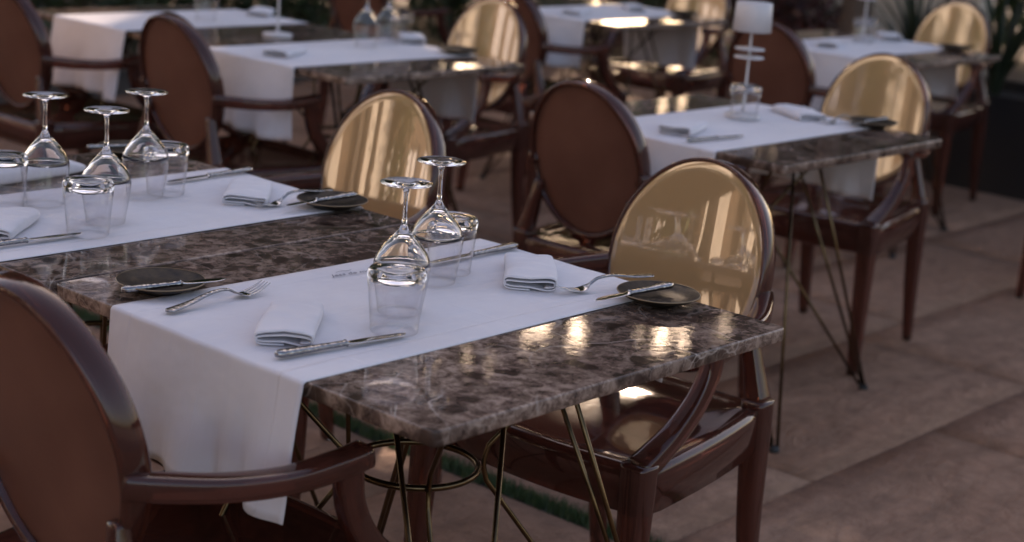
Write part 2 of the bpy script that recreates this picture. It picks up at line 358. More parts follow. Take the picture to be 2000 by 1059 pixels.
def make_chair():
    t = thing('armchair', 'x', 'armchair')
    obj('seat', seat_mesh(), AMBER, t)
    fl = lambda s: sweep('leg', spline([(.212, s*.246, .455), (.214, s*.247, .40), (.221, s*.252, .2), (.228, s*.258, .006)], 5), [.026, .0255, .020, .014], [.026, .0255, .020, .014], (1, 0, 0), 16, .35)
    rl = lambda s: sweep('leg', spline([(-.226, s*.184, .462), (-.228, s*.185, .40), (-.240, s*.186, .2), (-.262, s*.188, .006)], 5), [.025, .0245, .019, .013], [.025, .0245, .019, .013], (1, 0, 0), 16, .35)
    for s in (1, -1):
        for f in (fl, rl):
            o = obj('leg', f(s), AMBER, t)
            e = (.228, s*.258) if f is fl else (-.262, s*.188)
            fo = obj('foot_glide', lathe('foot_glide', [(.009, 0), (.010, .002), (.010, .008), (.008, .009)], 12), GLASS, o, (e[0], e[1], 0))
        obj('back_post', sweep('back_post', spline([(-.228, s*.184, .452), (-.226, s*.170, .51), (-.224, s*.156, .565), (-.222, s*.150, .60)], 4), [.023, .018, .015, .012], [.021, .017, .014, .011], (1, 0, 0), 14, .4), AMBER, t)
        obj('armrest', sweep('armrest', spline([(-.232, s*.170, .656), (-.19, s*.196, .651), (-.12, s*.232, .645), (-.04, s*.256, .643), (.04, s*.266, .649), (.082, s*.267, .654)], 6), [.016, .018, .019, .019, .020, .020], [.017, .0175, .0165, .016, .017, .0165], (0, 0, 1), 16, .45), AMBER, t)
        obj('arm_support', sweep('arm_support', spline([(.055, s*.265, .641), (.062, s*.264, .59), (.088, s*.260, .54), (.130, s*.254, .495), (.180, s*.249, .462), (.215, s*.246, .444)], 6), [.015, .0155, .0165, .0185, .022, .0235], [.020, .019, .019, .020, .021, .020], (1, 0, .2), 16, .45), AMBER, t)
    bf = obj('back_frame', oval_ring(), AMBER, t)
    fp = obj('front_panel', oval_panel('front_panel', .0062, .0025, .004, .006), GOLD, bf); fp['label'] = 'glossy gold front of the oval backrest'
    rp = obj('rear_panel', oval_panel('rear_panel', .0133, .026, -.002, .005), BROWN, bf); rp['label'] = 'satin brown rear of the oval backrest'
    return t
PI = math.pi
chairs = [
 (-.022, .446, 0, 'dark brown oval-backed armchair seen from behind in the near left corner'),
 (.973, .483, 179.6, 'gold-fronted oval armchair at the front table, beside the dark plate on its right end'),
 (.983, 1.351, 178.7, 'gold-fronted oval armchair rising behind the two upturned wine glasses of the front table'),
 (2.10, 1.30, .7, 'brown-backed oval armchair seen from behind, between the two sharpest gold chair backs'),
 (3.041, 1.267, 182.4, 'gold-fronted oval armchair behind the table with the white-shaded lamp, legs fully visible'),
 (1.885, 2.675, -2, 'brown-backed oval armchair directly behind the three upturned wine glasses'),
 (1.85, 3.515, 0, 'orange-brown oval armchair seen from behind, cut by the top left corner'),
 (2.90, 2.805, 180, 'blurred gold-fronted oval armchair at the right end of the table behind, top centre'),
 (4.02, 2.02, 0, 'brown-backed oval armchair directly behind the white-shaded table lamp'),
 (5.396, 2.247, 180, 'far gold-fronted oval armchair at the top right, beside the black planter'),
 (5.1, 3.45, 180, 'mostly hidden gold armchair at the top edge, left of the lamp shade'),
 (3.92, 3.20, 0, 'armchair whose brown arm crosses a white runner at the top, behind the blurred gold chair'),
 (4.17, 4.37, 0, 'reddish brown chair back at the top edge, behind blurred upturned glasses, before dark hedge'),
 (4.406, .919, 0, 'armchair of which only one leg shows at the right edge of the picture'),
]
proto = make_chair()
for i, (x, y, a, lab) in enumerate(chairs):
    c = proto if i == 0 else copy_tree(proto)
    c.location = (x, y, 0); c.rotation_euler.z = R(a); c['label'] = lab; c['group'] = 'oval-backed plastic armchairs'

# ------------------------------------------------------------------ tables
TW, TD = .78, .81
def top_mesh():
    bm = bmesh.new(); bmesh.ops.create_cube(bm, size=1)
    for v in bm.verts: v.co = Vector((v.co.x*TW, v.co.y*TD, v.co.z*.022-.011))
    ve = [e for e in bm.edges if abs(e.verts[0].co.z-e.verts[1].co.z) > .01]
    bmesh.ops.bevel(bm, geom=ve, offset=.012, segments=4, affect='EDGES', profile=.5)
    he = [e for e in bm.edges if abs(e.verts[0].co.z-e.verts[1].co.z) < .001 and len(e.link_faces) == 2 and abs(e.link_faces[0].normal.z-e.link_faces[1].normal.z) > .5]
    bmesh.ops.bevel(bm, geom=he, offset=.0028, segments=2, affect='EDGES', profile=.5)
    me = bpy.data.meshes.new('marble_top'); bm.to_mesh(me); bm.free()
    me.polygons.foreach_set('use_smooth', [abs(p_.normal.z) < .99 for p_ in me.polygons]); return me
def rod(name, pts, r=.0043, n=10): return sweep(name, pts, r, r, (.13, .21, .97) if abs(pts[0][2]-pts[-1][2]) < .1 else (1, .3, 0), n, 1.)
def make_table():
    t = thing('marble_table', 'x', 'table')
    obj('marble_top', top_mesh(), MARBLE, t, (0, 0, TH))
    zt = TH-.0225
    pl = obj('mounting_plate', lathe('mounting_plate', [(.0, zt-.006), (.20, zt-.006), (.203, zt-.003), (.203, zt), (0, zt)], 40), BRASS, t)
    nr = 48; vs = []
    for k in range(nr):
        a = 2*PI*k/nr
        for j in range(10):
            q = 2*PI*j/10; rr_ = .10+.0055*math.cos(q); vs.append((rr_*math.cos(a), rr_*math.sin(a), .49+.0055*math.sin(q)))
    obj('ring', mesh('ring', vs, grid_faces(nr, 10, True, True)), BRASS, t)
    for q in range(4):
        th = R(-34+90*q); f = (.47*math.cos(th), .47*math.sin(th), .012); tz = zt-.004
        for d in (-25, 25):
            a = th+R(d); off = R(1.0 if d > 0 else -1.0)
            obj('leg_rod', rod('leg_rod', [(.21*math.cos(a), .21*math.sin(a), tz), (.47*math.cos(th+off), .47*math.sin(th+off), .01)]), BRASS, t)
        p = [(.30*math.cos(th), .30*math.sin(th), tz-.004 if False else tz), (.118*math.cos(th), .118*math.sin(th), .52), (.1115*math.cos(th), .1115*math.sin(th), .49), (.118*math.cos(th), .118*math.sin(th), .46), (.455*math.cos(th), .455*math.sin(th), .016)]
        pp = [np.array(p[0])+(np.array(p[1])-np.array(p[0]))*s for s in (0, .5, .9)]+spline(p[1:4], 4)+[np.array(p[3])+(np.array(p[4])-np.array(p[3]))*s for s in (.1, .5, 1)]
        obj('hourglass_rod', rod('hourglass_rod', pp), BRASS, t)
        obj('foot', lathe('foot', [(.0, 0), (.013, 0), (.014, .004), (.012, .014), (0, .016)], 14), RUBBER, t, (.47*math.cos(th), .47*math.sin(th), 0))
    return t
tables = [
 (0, 0, 0, 'front brown marble table with folded napkins and dark plates, closest to the camera'),
 (-.012, .816, 0, 'brown marble table at the left, joined to the far side of the front table'),
 (1.962, .772, 0, 'brown marble table with the white-shaded lamp, right of centre'),
 (1.887, 2.216, 0, 'dark marble table behind the left gold chair, its top edge level with blurred glasses'),
 (1.887, 3.032, 0, 'far left marble table mostly covered by a white runner at the top edge'),
 (3.95, 2.86, 0, 'far marble table at the top edge right of centre, sunlit seat beneath it'),
 (4.16, 1.68, 0, 'far right marble table next to the black planter'),
]
tproto = make_table()
for i, (x, y, a, lab) in enumerate(tables):
    o = tproto if i == 0 else copy_tree(tproto)
    o.location = (x+TW/2, y+TD/2, 0); o['label'] = lab; o['group'] = 'marble tables on brass wire bases'

# ------------------------------------------------------------------ runners
def runner(x0, y0, wd, hl, hr, seed, label):
    rg = np.random.RandomState(seed); z0 = TH+.0014; x1 = x0+TW; e = .007
    pts = []                                              # (x, z, out) along the length
    for k in range(15): s = 1-k/14; pts.append((x0-e, z0-e-.002-hl*s, -s))
    for k in range(1, 6): a = PI/2*k/6; pts.append((x0-e+e*(1-math.cos(a)), z0-e+e*math.sin(a), 0))
    for k in range(25): pts.append((x0+(x1-x0)*k/24, z0, 0))
    for k in range(1, 6): a = PI/2*k/6; pts.append((x1+e*math.sin(a), z0-e+e*math.cos(a), 0))
    for k in range(15): s = k/14; pts.append((x1+e, z0-e-.002-hr*s, s))
    M = 44; vs = []; uv = []; L = 0; prev = None; ph = rg.uniform(0, 6.28, 4)
    for (x, z, s) in pts:
        if prev is not None: L += math.hypot(x-prev[0], z-prev[1])
        prev = (x, z)
        for j in range(M):
            u = j/(M-1); y = y0+wd*u; d = 0; yy = 0
            if s:
                q = abs(s); d = q*(.020+.017*math.sin(2.2*PI*u+ph[0])+.012*math.sin(5.3*PI*u+ph[1]+1.2*q)*q+.006*math.sin(19*u+ph[2]-2*q)*q)
                yy = .006*q*math.sin(3*u+ph[3])-.008*q*(u-.5); d = math.copysign(d, s)
                zz = z+.004*q*math.sin(4*u+ph[1])
            else:
                zz = z+.00035*math.sin(9*x+5*u+ph[0])+(.0004*math.sin(23*u+3*x+ph[1]))+.0005
            vs.append((x+d, y+yy, zz)); uv.append((u*.42, L))
    me = mesh('table_runner', vs, grid_faces(len(pts), M, False), True, uv)
    o = obj('table_runner', me, RUNNER); sm = o.modifiers.new('thick', 'SOLIDIFY'); sm.thickness = .0011; sm.offset = 1
    return tag(o, label, 'table runner', 'white linen table runners')
run1 = runner(0, .232, .422, .185, .15, 1, 'white runner with script lettering across the front table, hanging beside the near chair')
runner(-.012, .952, .41, .19, .20, 2, 'white runner under the three upturned wine glasses on the left table')
runner(1.962, .966, .42, .20, .20, 3, 'white runner on the table with the white-shaded lamp')
runner(1.887, 2.43, .42, .21, .22, 4, 'white runner behind the left brown chair back, hanging beside a chair arm')
runner(1.887, 3.265, .41, .22, .20, 5, 'white runner at the top left edge, hanging between two brown chair backs')
runner(3.95, 3.02, .42, .19, .24, 6, 'far white runner at the top edge, crossed by a brown chair arm')
runner(4.16, 1.87, .42, .22, .20, 7, 'far white runner at the upper right, behind the lamp table gold chair')
# lettering on the front runner
tcu = bpy.data.curves.new('lettering', 'FONT'); tcu.body = 'Jess de mun'; tcu.size = .0175; tcu.shear = .45; tcu.extrude = .00012; tcu.space_character = 1.02
tob = bpy.data.objects.new('tmp_text', tcu); C.objects.link(tob)
dg = bpy.context.evaluated_depsgraph_get(); lme = bpy.data.meshes.new_from_object(tob.evaluated_get(dg)); bpy.data.objects.remove(tob)
lme.materials.clear(); lo = obj('lettering', lme, INK, run1, (.372, .594, TH+.0042)); lo.rotation_euler.z = R(-6)
lo['label'] = 'small grey script lettering near the far edge of the runner'
sw = sweep('lettering_swash', spline([(0, 0, 0), (.012, .003, 0), (.024, .0, 0), (.034, .004, 0)], 5), [.0002, .0011, .0003], .0002, n=6, ex=1.)
so = obj('lettering_swash', sw, INK, run1, (.395, .612, TH+.0042)); so.rotation_euler.z = R(-6)

# ------------------------------------------------------------------ glassware
ZT = TH+.0036
WB = [(.0335, 0), (.0365, .02), (.0405, .045), (.0430, .066), (.0428, .074)]
def shell(name, prof, th):
    """thin open wall: outer profile up, inner profile back, closed at both rims"""
    return lathe(name, prof+[(r-th, z) for r, z in prof[::-1]], 56, True)
def make_wine():
    t = thing('wine_glass', 'x', 'wine glass')
    obj('bowl', shell('bowl', WB, .0009), THIN, t)
    sh = [(.0428, .0742), (.0415, .081), (.037, .091), (.027, .105), (.016, .117), (.0075, .127), (.0048, .1335), (.0037, .145), (.0033, .165), (.0036, .180), (.0055, .1880), (.012, .1925), (.030, .1950), (.0385, .1957), (.0392, .1966), (.0385, .1976), (.018, .1982), (0, .1980)]
    inn = [(0, .1165), (.006, .1158), (.013, .1125), (.025, .1005), (.035, .0885), (.0398, .080), (.0417, .0742)]
    obj('shoulder', lathe('shoulder', inn+[x for x in sh if x[1] < .134]+[(0, .1335)], 56), GLASS, t)
    obj('stem', lathe('stem', [(0, .1337)]+[x for x in [(.0047, .1337)]+sh[7:10]+[(.0055, .1878), (0, .1878)]], 20), GLASS, t)
    obj('foot', lathe('foot', [(0, .1880), (.0056, .1880)]+sh[11:], 56), GLASS, t)
    return t
wproto = make_wine()
wines = [(.325, .394, 'upturned wine glass right behind the sharp tumbler on the front table'),
 (.494, .487, 'upturned wine glass with the higher foot on the front table, a tumbler right behind it'),
 (.274, 1.255, 'leftmost of the three upturned wine glasses on the left table'),
 (.285, 1.085, 'middle of the three upturned wine glasses, its foot set lowest, behind a tumbler'),
 (.465, 1.218, 'rightmost of the three upturned wine glasses on the left table, overlapping a tumbler'),
 (2.42, 2.70, 'blurred upturned wine glass on the table at the top, nearer of two side by side'),
 (2.56, 2.74, 'blurred upturned wine glass at the top, right one of two side by side'),
 (2.33, 3.42, 'blurred upturned wine glass on the far left table at the top edge')]
for i, (x, y, lab) in enumerate(wines):
    o = wproto if i == 0 else copy_tree(wproto)
    o.location = (x, y, ZT); o['label'] = lab; o['group'] = 'upturned wine glasses'; o.rotation_euler.z = i
def make_tumbler():
    t = thing('tumbler', 'x', 'tumbler')
    obj('wall', shell('wall', [(.0350, 0), (.0375, .03), (.0405, .06), (.0423, .0765)], .0011), THIN, t)
    obj('base', lathe('base', [(0, .0855), (.018, .0852), (.030, .0838), (.037, .0812), (.0412, .0767), (.0423, .0767), (.0430, .083), (.0422, .089), (.0385, .0937), (.031, .0947), (.022, .0930), (0, .0925)], 56), GLASS, t)
    return t
tproto2 = make_tumbler()
tumblers = [(.249, .327, 'sharp upturned tumbler at the middle of the front table, nearest the camera'),
 (.560, .517, 'upturned tumbler behind the taller-set wine glass on the front table'),
 (.210, 1.028, 'upturned tumbler on the left table, in front of the middle wine glass'),
 (.515, 1.222, 'upturned tumbler behind the rightmost wine glass of the left table'),
 (.203, 1.275, 'upturned tumbler cut by the left edge of the picture'),
 (2.435, 1.215, 'upturned tumbler standing before the white table lamp'),
 (2.66, 2.78, 'blurred upturned tumbler right of the two wine glasses on the table at the top'),
 (4.60, 2.12, 'blurred upturned tumbler on the far right table'),
 (4.70, 2.16, 'blurred sparkling upturned tumbler on the far right table, further back')]
for i, (x, y, lab) in enumerate(tumblers):
    o = tproto2 if i == 0 else copy_tree(tproto2)
    o.location = (x, y, ZT); o['label'] = lab; o['group'] = 'upturned tumblers'

# ------------------------------------------------------------------ plates, cutlery, napkins
pme = lathe('side_plate', [(0, .002), (.030, .002), (.031, 0), (.036, 0), (.040, .0030), (.056, .0085), (.0655, .0140), (.0668, .0150), (.0662, .0160), (.0645, .0158), (.054, .0108), (.038, .0065), (0, .0055)], 64)
pme.materials.append(PLATE)
RIM, t, b = mat('worn_tan_rim', (.22, .15, .085), .4)
rme = lathe('rim', [(.0657, .01645), (.0668, .0156), (.0674, .0150), (.0672, .0162), (.0664, .0170)], 64, True); rme.materials.append(RIM)
plates = [(.103, .682, 'dark side plate with a butter knife at the left end of the front table'),
 (.715, .203, 'sunlit dark side plate with butter knife at the right end of the front table'),
 (.715, .975, 'dark side plate with fork and knife beside the left gold chair'),
 (.675, 1.562, 'dark side plate at the far corner of the left table behind the wine glasses'),
 (2.715, .975, 'blurred dark side plate on the lamp table in front of its gold chair'),
 (2.62, 2.47, 'blurred dark side plate on the right of the table at the top centre'),
 (4.87, 1.85, 'blurred dark side plate on the far right table'),
 (4.62, 3.02, 'blurred dark side plate on the far table at the top edge')]
for x, y, lab in plates:
    o = thing('side_plate', lab, 'plate', (x, y, TH+(.0036 if (y < .7 and x < .2) else .0032)), 0, 'dark side plates')
    obj('dish', pme, PLATE, o); obj('rim', rme, RIM, o)
def make_knife(L, hl):
    t = thing('table_knife', 'x', 'knife'); h0 = -L/2; c = h0+hl
    obj('handle', sweep('handle', spline([(h0, 0, .0055), (h0+.012, 0, .006), (h0+hl*.5, 0, .0055), (c-.006, 0, .005), (c, 0, .005)], 4), [.004, .0085, .0078, .0058, .0050, .0066], [.0035, .0055, .005, .004, .0042, .005], n=16, ex=.8), ORN, t)
    bl = spline([(c, 0, .005), (c+.01, 0, .0045), (c+(L-hl)*.5, 0, .004), (L/2-.018, 0, .0035), (L/2, .003, .0035)], 4)
    obj('blade', sweep('blade', bl, [.0045, .0062, .0085, .0092, .0088, .0075, .0012], [.003, .0016, .0013, .0011, .0010, .0009, .0005], n=12, ex=.75), STEEL, t)
    return t
def make_fork():
    t = thing('table_fork', 'x', 'fork')
    hp = spline([(-.095, 0, .004), (-.085, 0, .0045), (-.05, 0, .009), (-.01, 0, .017), (.02, 0, .017), (.036, 0, .010), (.046, 0, .006)], 5)
    obj('handle', sweep('handle', hp, [.003, .0095, .0088, .0062, .0042, .0034, .0032, .0045, .0095], [.0015, .0022, .0022, .0022, .0022, .0022, .002, .0016, .0012], n=14, ex=.85), ORN, t)
    hd = spline([(.042, 0, .0075), (.048, 0, .005), (.056, 0, .0035), (.064, 0, .0040)], 4)
    obj('head', sweep('head', hd, [.0055, .0105, .0122, .0122], [.0013, .0012, .0011, .0010], n=14, ex=.75), STEEL, t)
    for k in range(4):
        y = -.0102+.0068*k
        obj('tine', sweep('tine', spline([(.061, y, .0038), (.075, y*.97, .006), (.09, y*.94, .0105), (.102, y*.9, .0155)], 4), [.0021, .0019, .0017, .0007], [.0010, .0010, .0009, .0006], n=8, ex=.7), STEEL, t)
    return t
kproto = make_knife(.222, .115); bproto = make_knife(.165, .092); fproto = make_fork()
def lay(pr, used, hx, hy, tx, ty, z, pitch, lab, grp):
    o = pr if not used else copy_tree(pr)
    o.location = ((hx+tx)/2, (hy+ty)/2, z); o.rotation_euler = (0, R(-pitch), math.atan2(ty-hy, tx-hx)); o['label'] = lab; o['group'] = grp
    return True
u = False
for hx, hy, tx, ty, lab in [(.033, .321, .235, .297, 'table knife lying beside the left napkin near the front edge of the runner'),
 (.775, .563, .560, .563, 'table knife at the far edge of the front runner, pointing at a tumbler'),
 (-.02, 1.025, .19, 1.024, 'table knife at the left edge of the picture on the left table'),
 (.775, 1.296, .575, 1.286, 'table knife on the left table, beside its right-hand napkin'),
 (1.98, 1.066, 2.19, 1.05, 'blurred table knife on the lamp table')]:
    u = lay(kproto, u, hx, hy, tx, ty, ZT+.0005, 0, lab, 'table knives')
u = False
for hx, hy, tx, ty, z, pit, lab in [(.036, .668, .172, .628, TH+.0150, 2.5, 'butter knife laid across the dark plate at the left end of the front table'),
 (.752, .207, .597, .235, TH+.0155, -2.0, 'butter knife laid across the sunlit dark plate at the right end of the front table'),
 (.757, .967, .615, .982, TH+.0155, -2, 'butter knife laid across the dark plate beside the left gold chair'),
 (.60, 1.585, .74, 1.55, TH+.0155, 0, 'butter knife on the far corner plate behind the wine glasses'),
 (2.755, .965, 2.62, .985, TH+.0155, -2, 'blurred butter knife on the dark plate of the lamp table')]:
    u = lay(bproto, u, hx, hy, tx, ty, z, pit, lab, 'butter knives')
u = False
for hx, hy, tx, ty, z, pit, lab in [(.032, .573, .222, .587, ZT, 0, 'fork with raised tines left of the left napkin on the front runner'),
 (.782, .280, .628, .317, ZT+.004, -4, 'fork leaning on the right-hand dark plate of the front table'),
 (.77, 1.042, .59, 1.033, ZT+.004, -4, 'fork beside the dark plate near the left gold chair'),
 (2.78, 1.05, 2.60, 1.06, ZT, 0, 'blurred fork on the lamp table beside its dark plate')]:
    u = lay(fproto, u, hx, hy, tx, ty, z, pit, lab, 'forks')
def napkin_mesh(L, Wd, T, seed):
    """a napkin folded to a flat roll: spiral cross-section pulled along its length, far end rounded"""
    cs = []
    for w_, h_, off in [(1., 1., 0.), (.955, .50, -.12)]:
        for k in range(32):
            a = -PI/2+2*PI*k/32; ca, sa = math.cos(a), math.sin(a)
            cs.append((Wd/2*w_*math.copysign(abs(ca)**.33, ca), T/2*(h_*math.copysign(abs(sa)**.55, sa)+off)))
    vs = []; nL = 30
    for i in range(nL):
        s = (i/(nL-1))**1.15; x = -L/2+L*s
        q = max(0, (s-.80)/.20); sw_ = math.sqrt(max(0, 1-q*q*.8)); sh_ = 1-.66*q**1.5-.16*s
        near = max(0, 1-s/.06); puff = .16*math.sin(PI*min(1, s*1.1))
        for yy, zz in cs:
            tp_ = (zz+T/2)/T
            z = (zz+T/2)*(sh_+puff*tp_*math.cos(yy/Wd*2.6))*(1-.10*near*tp_)
            z += .0016*tp_*math.sin(seed*1.7+9*s+22*yy/Wd*.3)+.0010*tp_*math.sin(31*s+seed)
            vs.append((x+.0022*math.sin(38*yy+seed*2)+.003*near*(1-tp_), yy*sw_*(1-.07*s)*(1-.035*near)+.0022*math.sin(5*s+seed), z+.0006))
    n = len(cs); fs = grid_faces(nL, n, False)
    return mesh('napkin', vs, fs, True, [(v_[0], v_[1]+v_[2]) for v_ in vs])
nlib = [napkin_mesh(.20, .083, .0225, 1), napkin_mesh(.194, .088, .024, 2.3), napkin_mesh(.203, .085, .0215, 3.7)]
for me in nlib: me.materials.append(NAPKIN)
naps = [(.140, .425, 44, 'folded white napkin between fork and knife at the left of the front runner'),
 (.655, .425, 43, 'folded white napkin at the right of the front runner, behind the tumblers'),
 (.645, 1.132, 44, 'folded white napkin on the left table near the left gold chair'),
 (.118, 1.135, 42, 'folded white napkin cut by the left picture edge'),
 (2.12, 1.18, 20, 'blurred folded napkin on the lamp table, left of the lamp'),
 (2.66, 1.19, 60, 'blurred folded napkin on the lamp table, right of the lamp'),
 (2.03, 2.64, 30, 'blurred napkin on the table at the top, left of its glasses'),
 (2.68, 2.75, 50, 'blurred napkin on the table at the top, right of its glasses'),
 (2.65, 3.50, 40, 'blurred napkin on the far left table at the top edge'),
 (4.36, 2.13, 30, 'blurred napkin on the far right table, left of its glasses'),
 (4.90, 2.17, 40, 'blurred napkin on the far right table, right of its glasses'),
 (4.12, 3.2, 20, 'blurred napkin on the far table at the top edge, left one'),
 (4.55, 3.25, 50, 'blurred napkin on the far table at the top edge, right one')]
for i, (x, y, a, lab) in enumerate(naps):
    o = obj('napkin', nlib[i % 3], NAPKIN, None, (x, y, TH+.0032)); o.rotation_euler.z = R(a)
    sm = o.modifiers.new('thick', 'SOLIDIFY'); sm.thickness = .0018; sm.offset = -1
    tag(o, lab, 'napkin', 'folded white napkins')
fc = napkin_mesh(.36, .11, .034, 8); fc.materials.append(NAPKIN)
o = obj('folded_cloth', fc, NAPKIN, None, (.33, 1.475, TH+.001)); o.rotation_euler.z = R(8); sm = o.modifiers.new('thick', 'SOLIDIFY'); sm.thickness = .0018; sm.offset = -1
tag(o, 'wide folded white cloth lying behind the leftmost wine glasses', 'cloth')

# ------------------------------------------------------------------ table lamps
def make_lamp():
    t = thing('table_lamp', 'x', 'lamp')
    obj('base', lathe('base', [(0, 0), (.048, 0), (.050, .003), (.049, .010), (.020, .014), (.006, .018), (0, .018)], 40), LAMP, t)
    obj('stem', lathe('stem', [(0, .0182), (.0058, .0182), (.0045, .03), (.0034, .12), (.0034, .285), (0, .285)], 20), LAMP, t)
    for z in (.163, .186): obj('collar_disc', lathe('collar_disc', [(.0042, z), (.040, z+.001), (.041, z+.003), (.040, z+.005), (.0042, z+.006)], 32), LAMP, t)
    obj('lamp_shade', lathe('lamp_shade', [(.053, .237), (.049, .313), (.047, .315), (0, .315), (0, .313), (.046, .3125), (.051, .237)], 48, False), LAMP, t)
    return t
lp = make_lamp()
for i, (x, y, lab) in enumerate([(2.466, 1.238, 'white table lamp with a drum shade and slim stem, the sharper one right of centre'),
 (2.305, 3.005, 'white lamp whose stem and round base show left of the blurred glasses at the top'),
 (4.74, 2.20, 'blurred white lamp stem on the far right table')]):
    o = lp if i == 0 else copy_tree(lp)
    o.location = (x, y, TH+(.0032 if i != 1 else .0005)); o['label'] = lab; o['group'] = 'white table lamps'

# ------------------------------------------------------------------ planting behind the terrace
def leaf_cloud(name, n, rx, ry, rz, cz, size, seed, clumps=60, spread=.28, beams=None, org=(0, 0)):
    r = np.random.RandomState(seed)
    d = r.normal(size=(clumps, 3)); d /= np.linalg.norm(d, axis=1)[:, None]; cc = d*(r.uniform(.15, 1, clumps)**.45)[:, None]
    ctr = cc[r.randint(0, clumps, n)]+r.normal(size=(n, 3))*spread
    nn = np.linalg.norm(ctr, axis=1); keep = nn < 1.18+.1*r.normal(size=n); ctr = ctr[keep]
    P = ctr*np.array([rx, ry, rz])+np.array([0, 0, cz])
    P = P[P[:, 2] > .05]
    if beams is not None:
        W = P+np.array([org[0], org[1], 0]); s = np.array(S); ok = np.ones(len(P), bool)
        for (q, rad, *fr_) in beams:
            s = np.array(fr_[1]) if len(fr_) > 1 else np.array(S); dd = W-np.array(q); al = dd@s; ok &= (np.linalg.norm(dd-al[:, None]*s, axis=1) > rad+size*.5) | (al < 0) | (r.uniform(size=len(P)) > (fr_[0] if fr_ else 1.))
        P = P[ok]
    n = len(P); a = r.normal(size=(n, 3)); a /= np.linalg.norm(a, axis=1)[:, None]
    b_ = np.cross(a, r.normal(size=(n, 3))); b_ /= np.linalg.norm(b_, axis=1)[:, None]
    s = size*r.uniform(.6, 1.25, n)[:, None]; V = np.empty((n, 4, 3))
    V[:, 0] = P-a*s; V[:, 1] = P+b_*s*.45; V[:, 2] = P+a*s; V[:, 3] = P-b_*s*.45
    return mesh(name, V.reshape(-1, 3), [(4*i, 4*i+1, 4*i+2, 4*i+3) for i in range(n)], False, np.zeros((4*n, 2)))
# gaps carved into the crowns to bring low sun onto chosen spots
SKYGAP = lambda p, rad, f=.72: (p, rad, f, tuple((Vector((p[0]+1.399, p[1]+1.3165, 1.4531-p[2]))).normalized()))   # crown openings carved along mirror rays so polished tops and seats reflect sky
BEAMS = [((1.6, 3.47, .7), .22), ((1.6, 2.65, .72), .16, .8), ((1.8, 1.18, .7), .10, .75), ((6.9, 5.0, 0), .5), ((4.35, 3.1, .45), .12), ((1.2, .48, .92), .05), ((2.0, 1.34, .90), .05), ((3.28, 2.95, .85), .16),
 *[SKYGAP((.38+.027*k, .195-.0105*k+.035*math.sin(k*2.1), .75), .05+.05*math.sin(k*1.7), .6) for k in range(14)], SKYGAP((.25, .133, .75), .05), SKYGAP((2.55, 1.5, .75), .12, .5), SKYGAP((2.11, .94, .75), .08),
 SKYGAP((1.04, .42, .45), .22), SKYGAP((1.96, 1.43, .45), .25), SKYGAP((3.17, 2.83, .45), .3), SKYGAP((2.62, 2.33, .75), .15), SKYGAP((2.35, 2.28, .75), .1)]
def branch(pts, r0, r1): return sweep('trunk', spline(pts, 5), [r0, r1], [r0, r1], (1, .2, 0), 10, 1.)
def tree(x, y, rx, ry, rz, cz, n, seed, lab, tr=.12):
    t = thing('evergreen_tree', lab, 'tree', (x, y, 0), 0, 'evergreen trees beyond the terrace')
    r = random.Random(seed)
    tk = obj('trunk', branch([(0, 0, -.05), (.05, .02, .8), (-.04, .05, 1.8), (.03, 0, cz)], tr, tr*.45), BARK, t)
    for k in range(5):
        a = 6.28*k/5+r.random(); z = r.uniform(1.6, cz); q = r.uniform(.5, .85)
        obj('limb', branch([(0, 0, z), (rx*q*.5*math.cos(a), ry*q*.5*math.sin(a), z+.4), (rx*q*math.cos(a), ry*q*math.sin(a), z+1.0)], tr*.45, .015), BARK, tk)
    obj('crown', leaf_cloud('crown', n, rx, ry, rz, cz, .16, seed, 70, .26, BEAMS, (x, y)), LEAF, t)
TL = 'tall evergreen tree beyond the terrace, mirrored dark green in the marble'
for i, (mm, l) in enumerate([(11, -4.2), (11.3, -1.6), (11, .9), (11.4, 3.3), (11, 5.6), (13.4, -3), (13.6, -.3), (13.5, 2.2), (13.5, 4.6)]):
    x, y = mm*.8-l*.6, mm*.6+l*.8
    tree(x, y, 1.85, 1.85, 4.0, 5.2, 11000, 20+i, TL)
tree(7.55, 3.88, 1.3, 1.3, 1.6, 4.6, 2600, 51, 'tree with a brown trunk showing between far table and pale wall at the top right', .11)
def shrub(x, y, rx, rz, n, seed, ma, lab, grp):
    t = thing('shrub', lab, 'shrub', (x, y, 0), 0, grp)
    obj('stem', branch([(0, 0, -.03), (.02, 0, rz*.5), (0, .02, rz)], .02, .008), BARK, t)
    obj('foliage', leaf_cloud('foliage', n, rx, rx, rz, rz*.95, .045, seed, 40, .3), ma, t)
for i, (x, y) in enumerate([(7.9, 4.55), (8.3, 5.0), (8.3, 5.65), (8.25, 6.3), (7.7, 6.9)]):
    shrub(x, y, .42, .48, 1500, 60+i, REDL if i % 3 == 0 else SHRUB, 'dark leafy shrub along the far edge of the terrace', 'dark shrubs along the far edge')
for i in range(13):
    shrub(1.2+.5*i, 7.0+.12*math.sin(i*2), .42, .62, 1700, 80+i, SHRUB, 'dark leafy shrub in the row behind the far left tables', 'dark shrubs behind the far tables')
for i in range(9):
    l = -5.2+1.35*i; mm = 12.3; x, y = mm*.8-l*.6, mm*.6+l*.8
    t = thing('gap_filler_laurel', 'added tall laurel closing the bright gap under the evergreen trees', 'shrub', (x, y, 0), 0, 'added laurels closing the gap under the trees')  # unseen row, added to block bright horizon from the marble reflections
    obj('stem', branch([(0, 0, -.03), (.03, 0, .8), (0, .03, 1.5)], .04, .015), BARK, t)
    obj('foliage', leaf_cloud('foliage', 3200, .95, .95, 1.25, 1.2, .12, 300+i, 40, .3, BEAMS, (x, y)), LEAF, t)
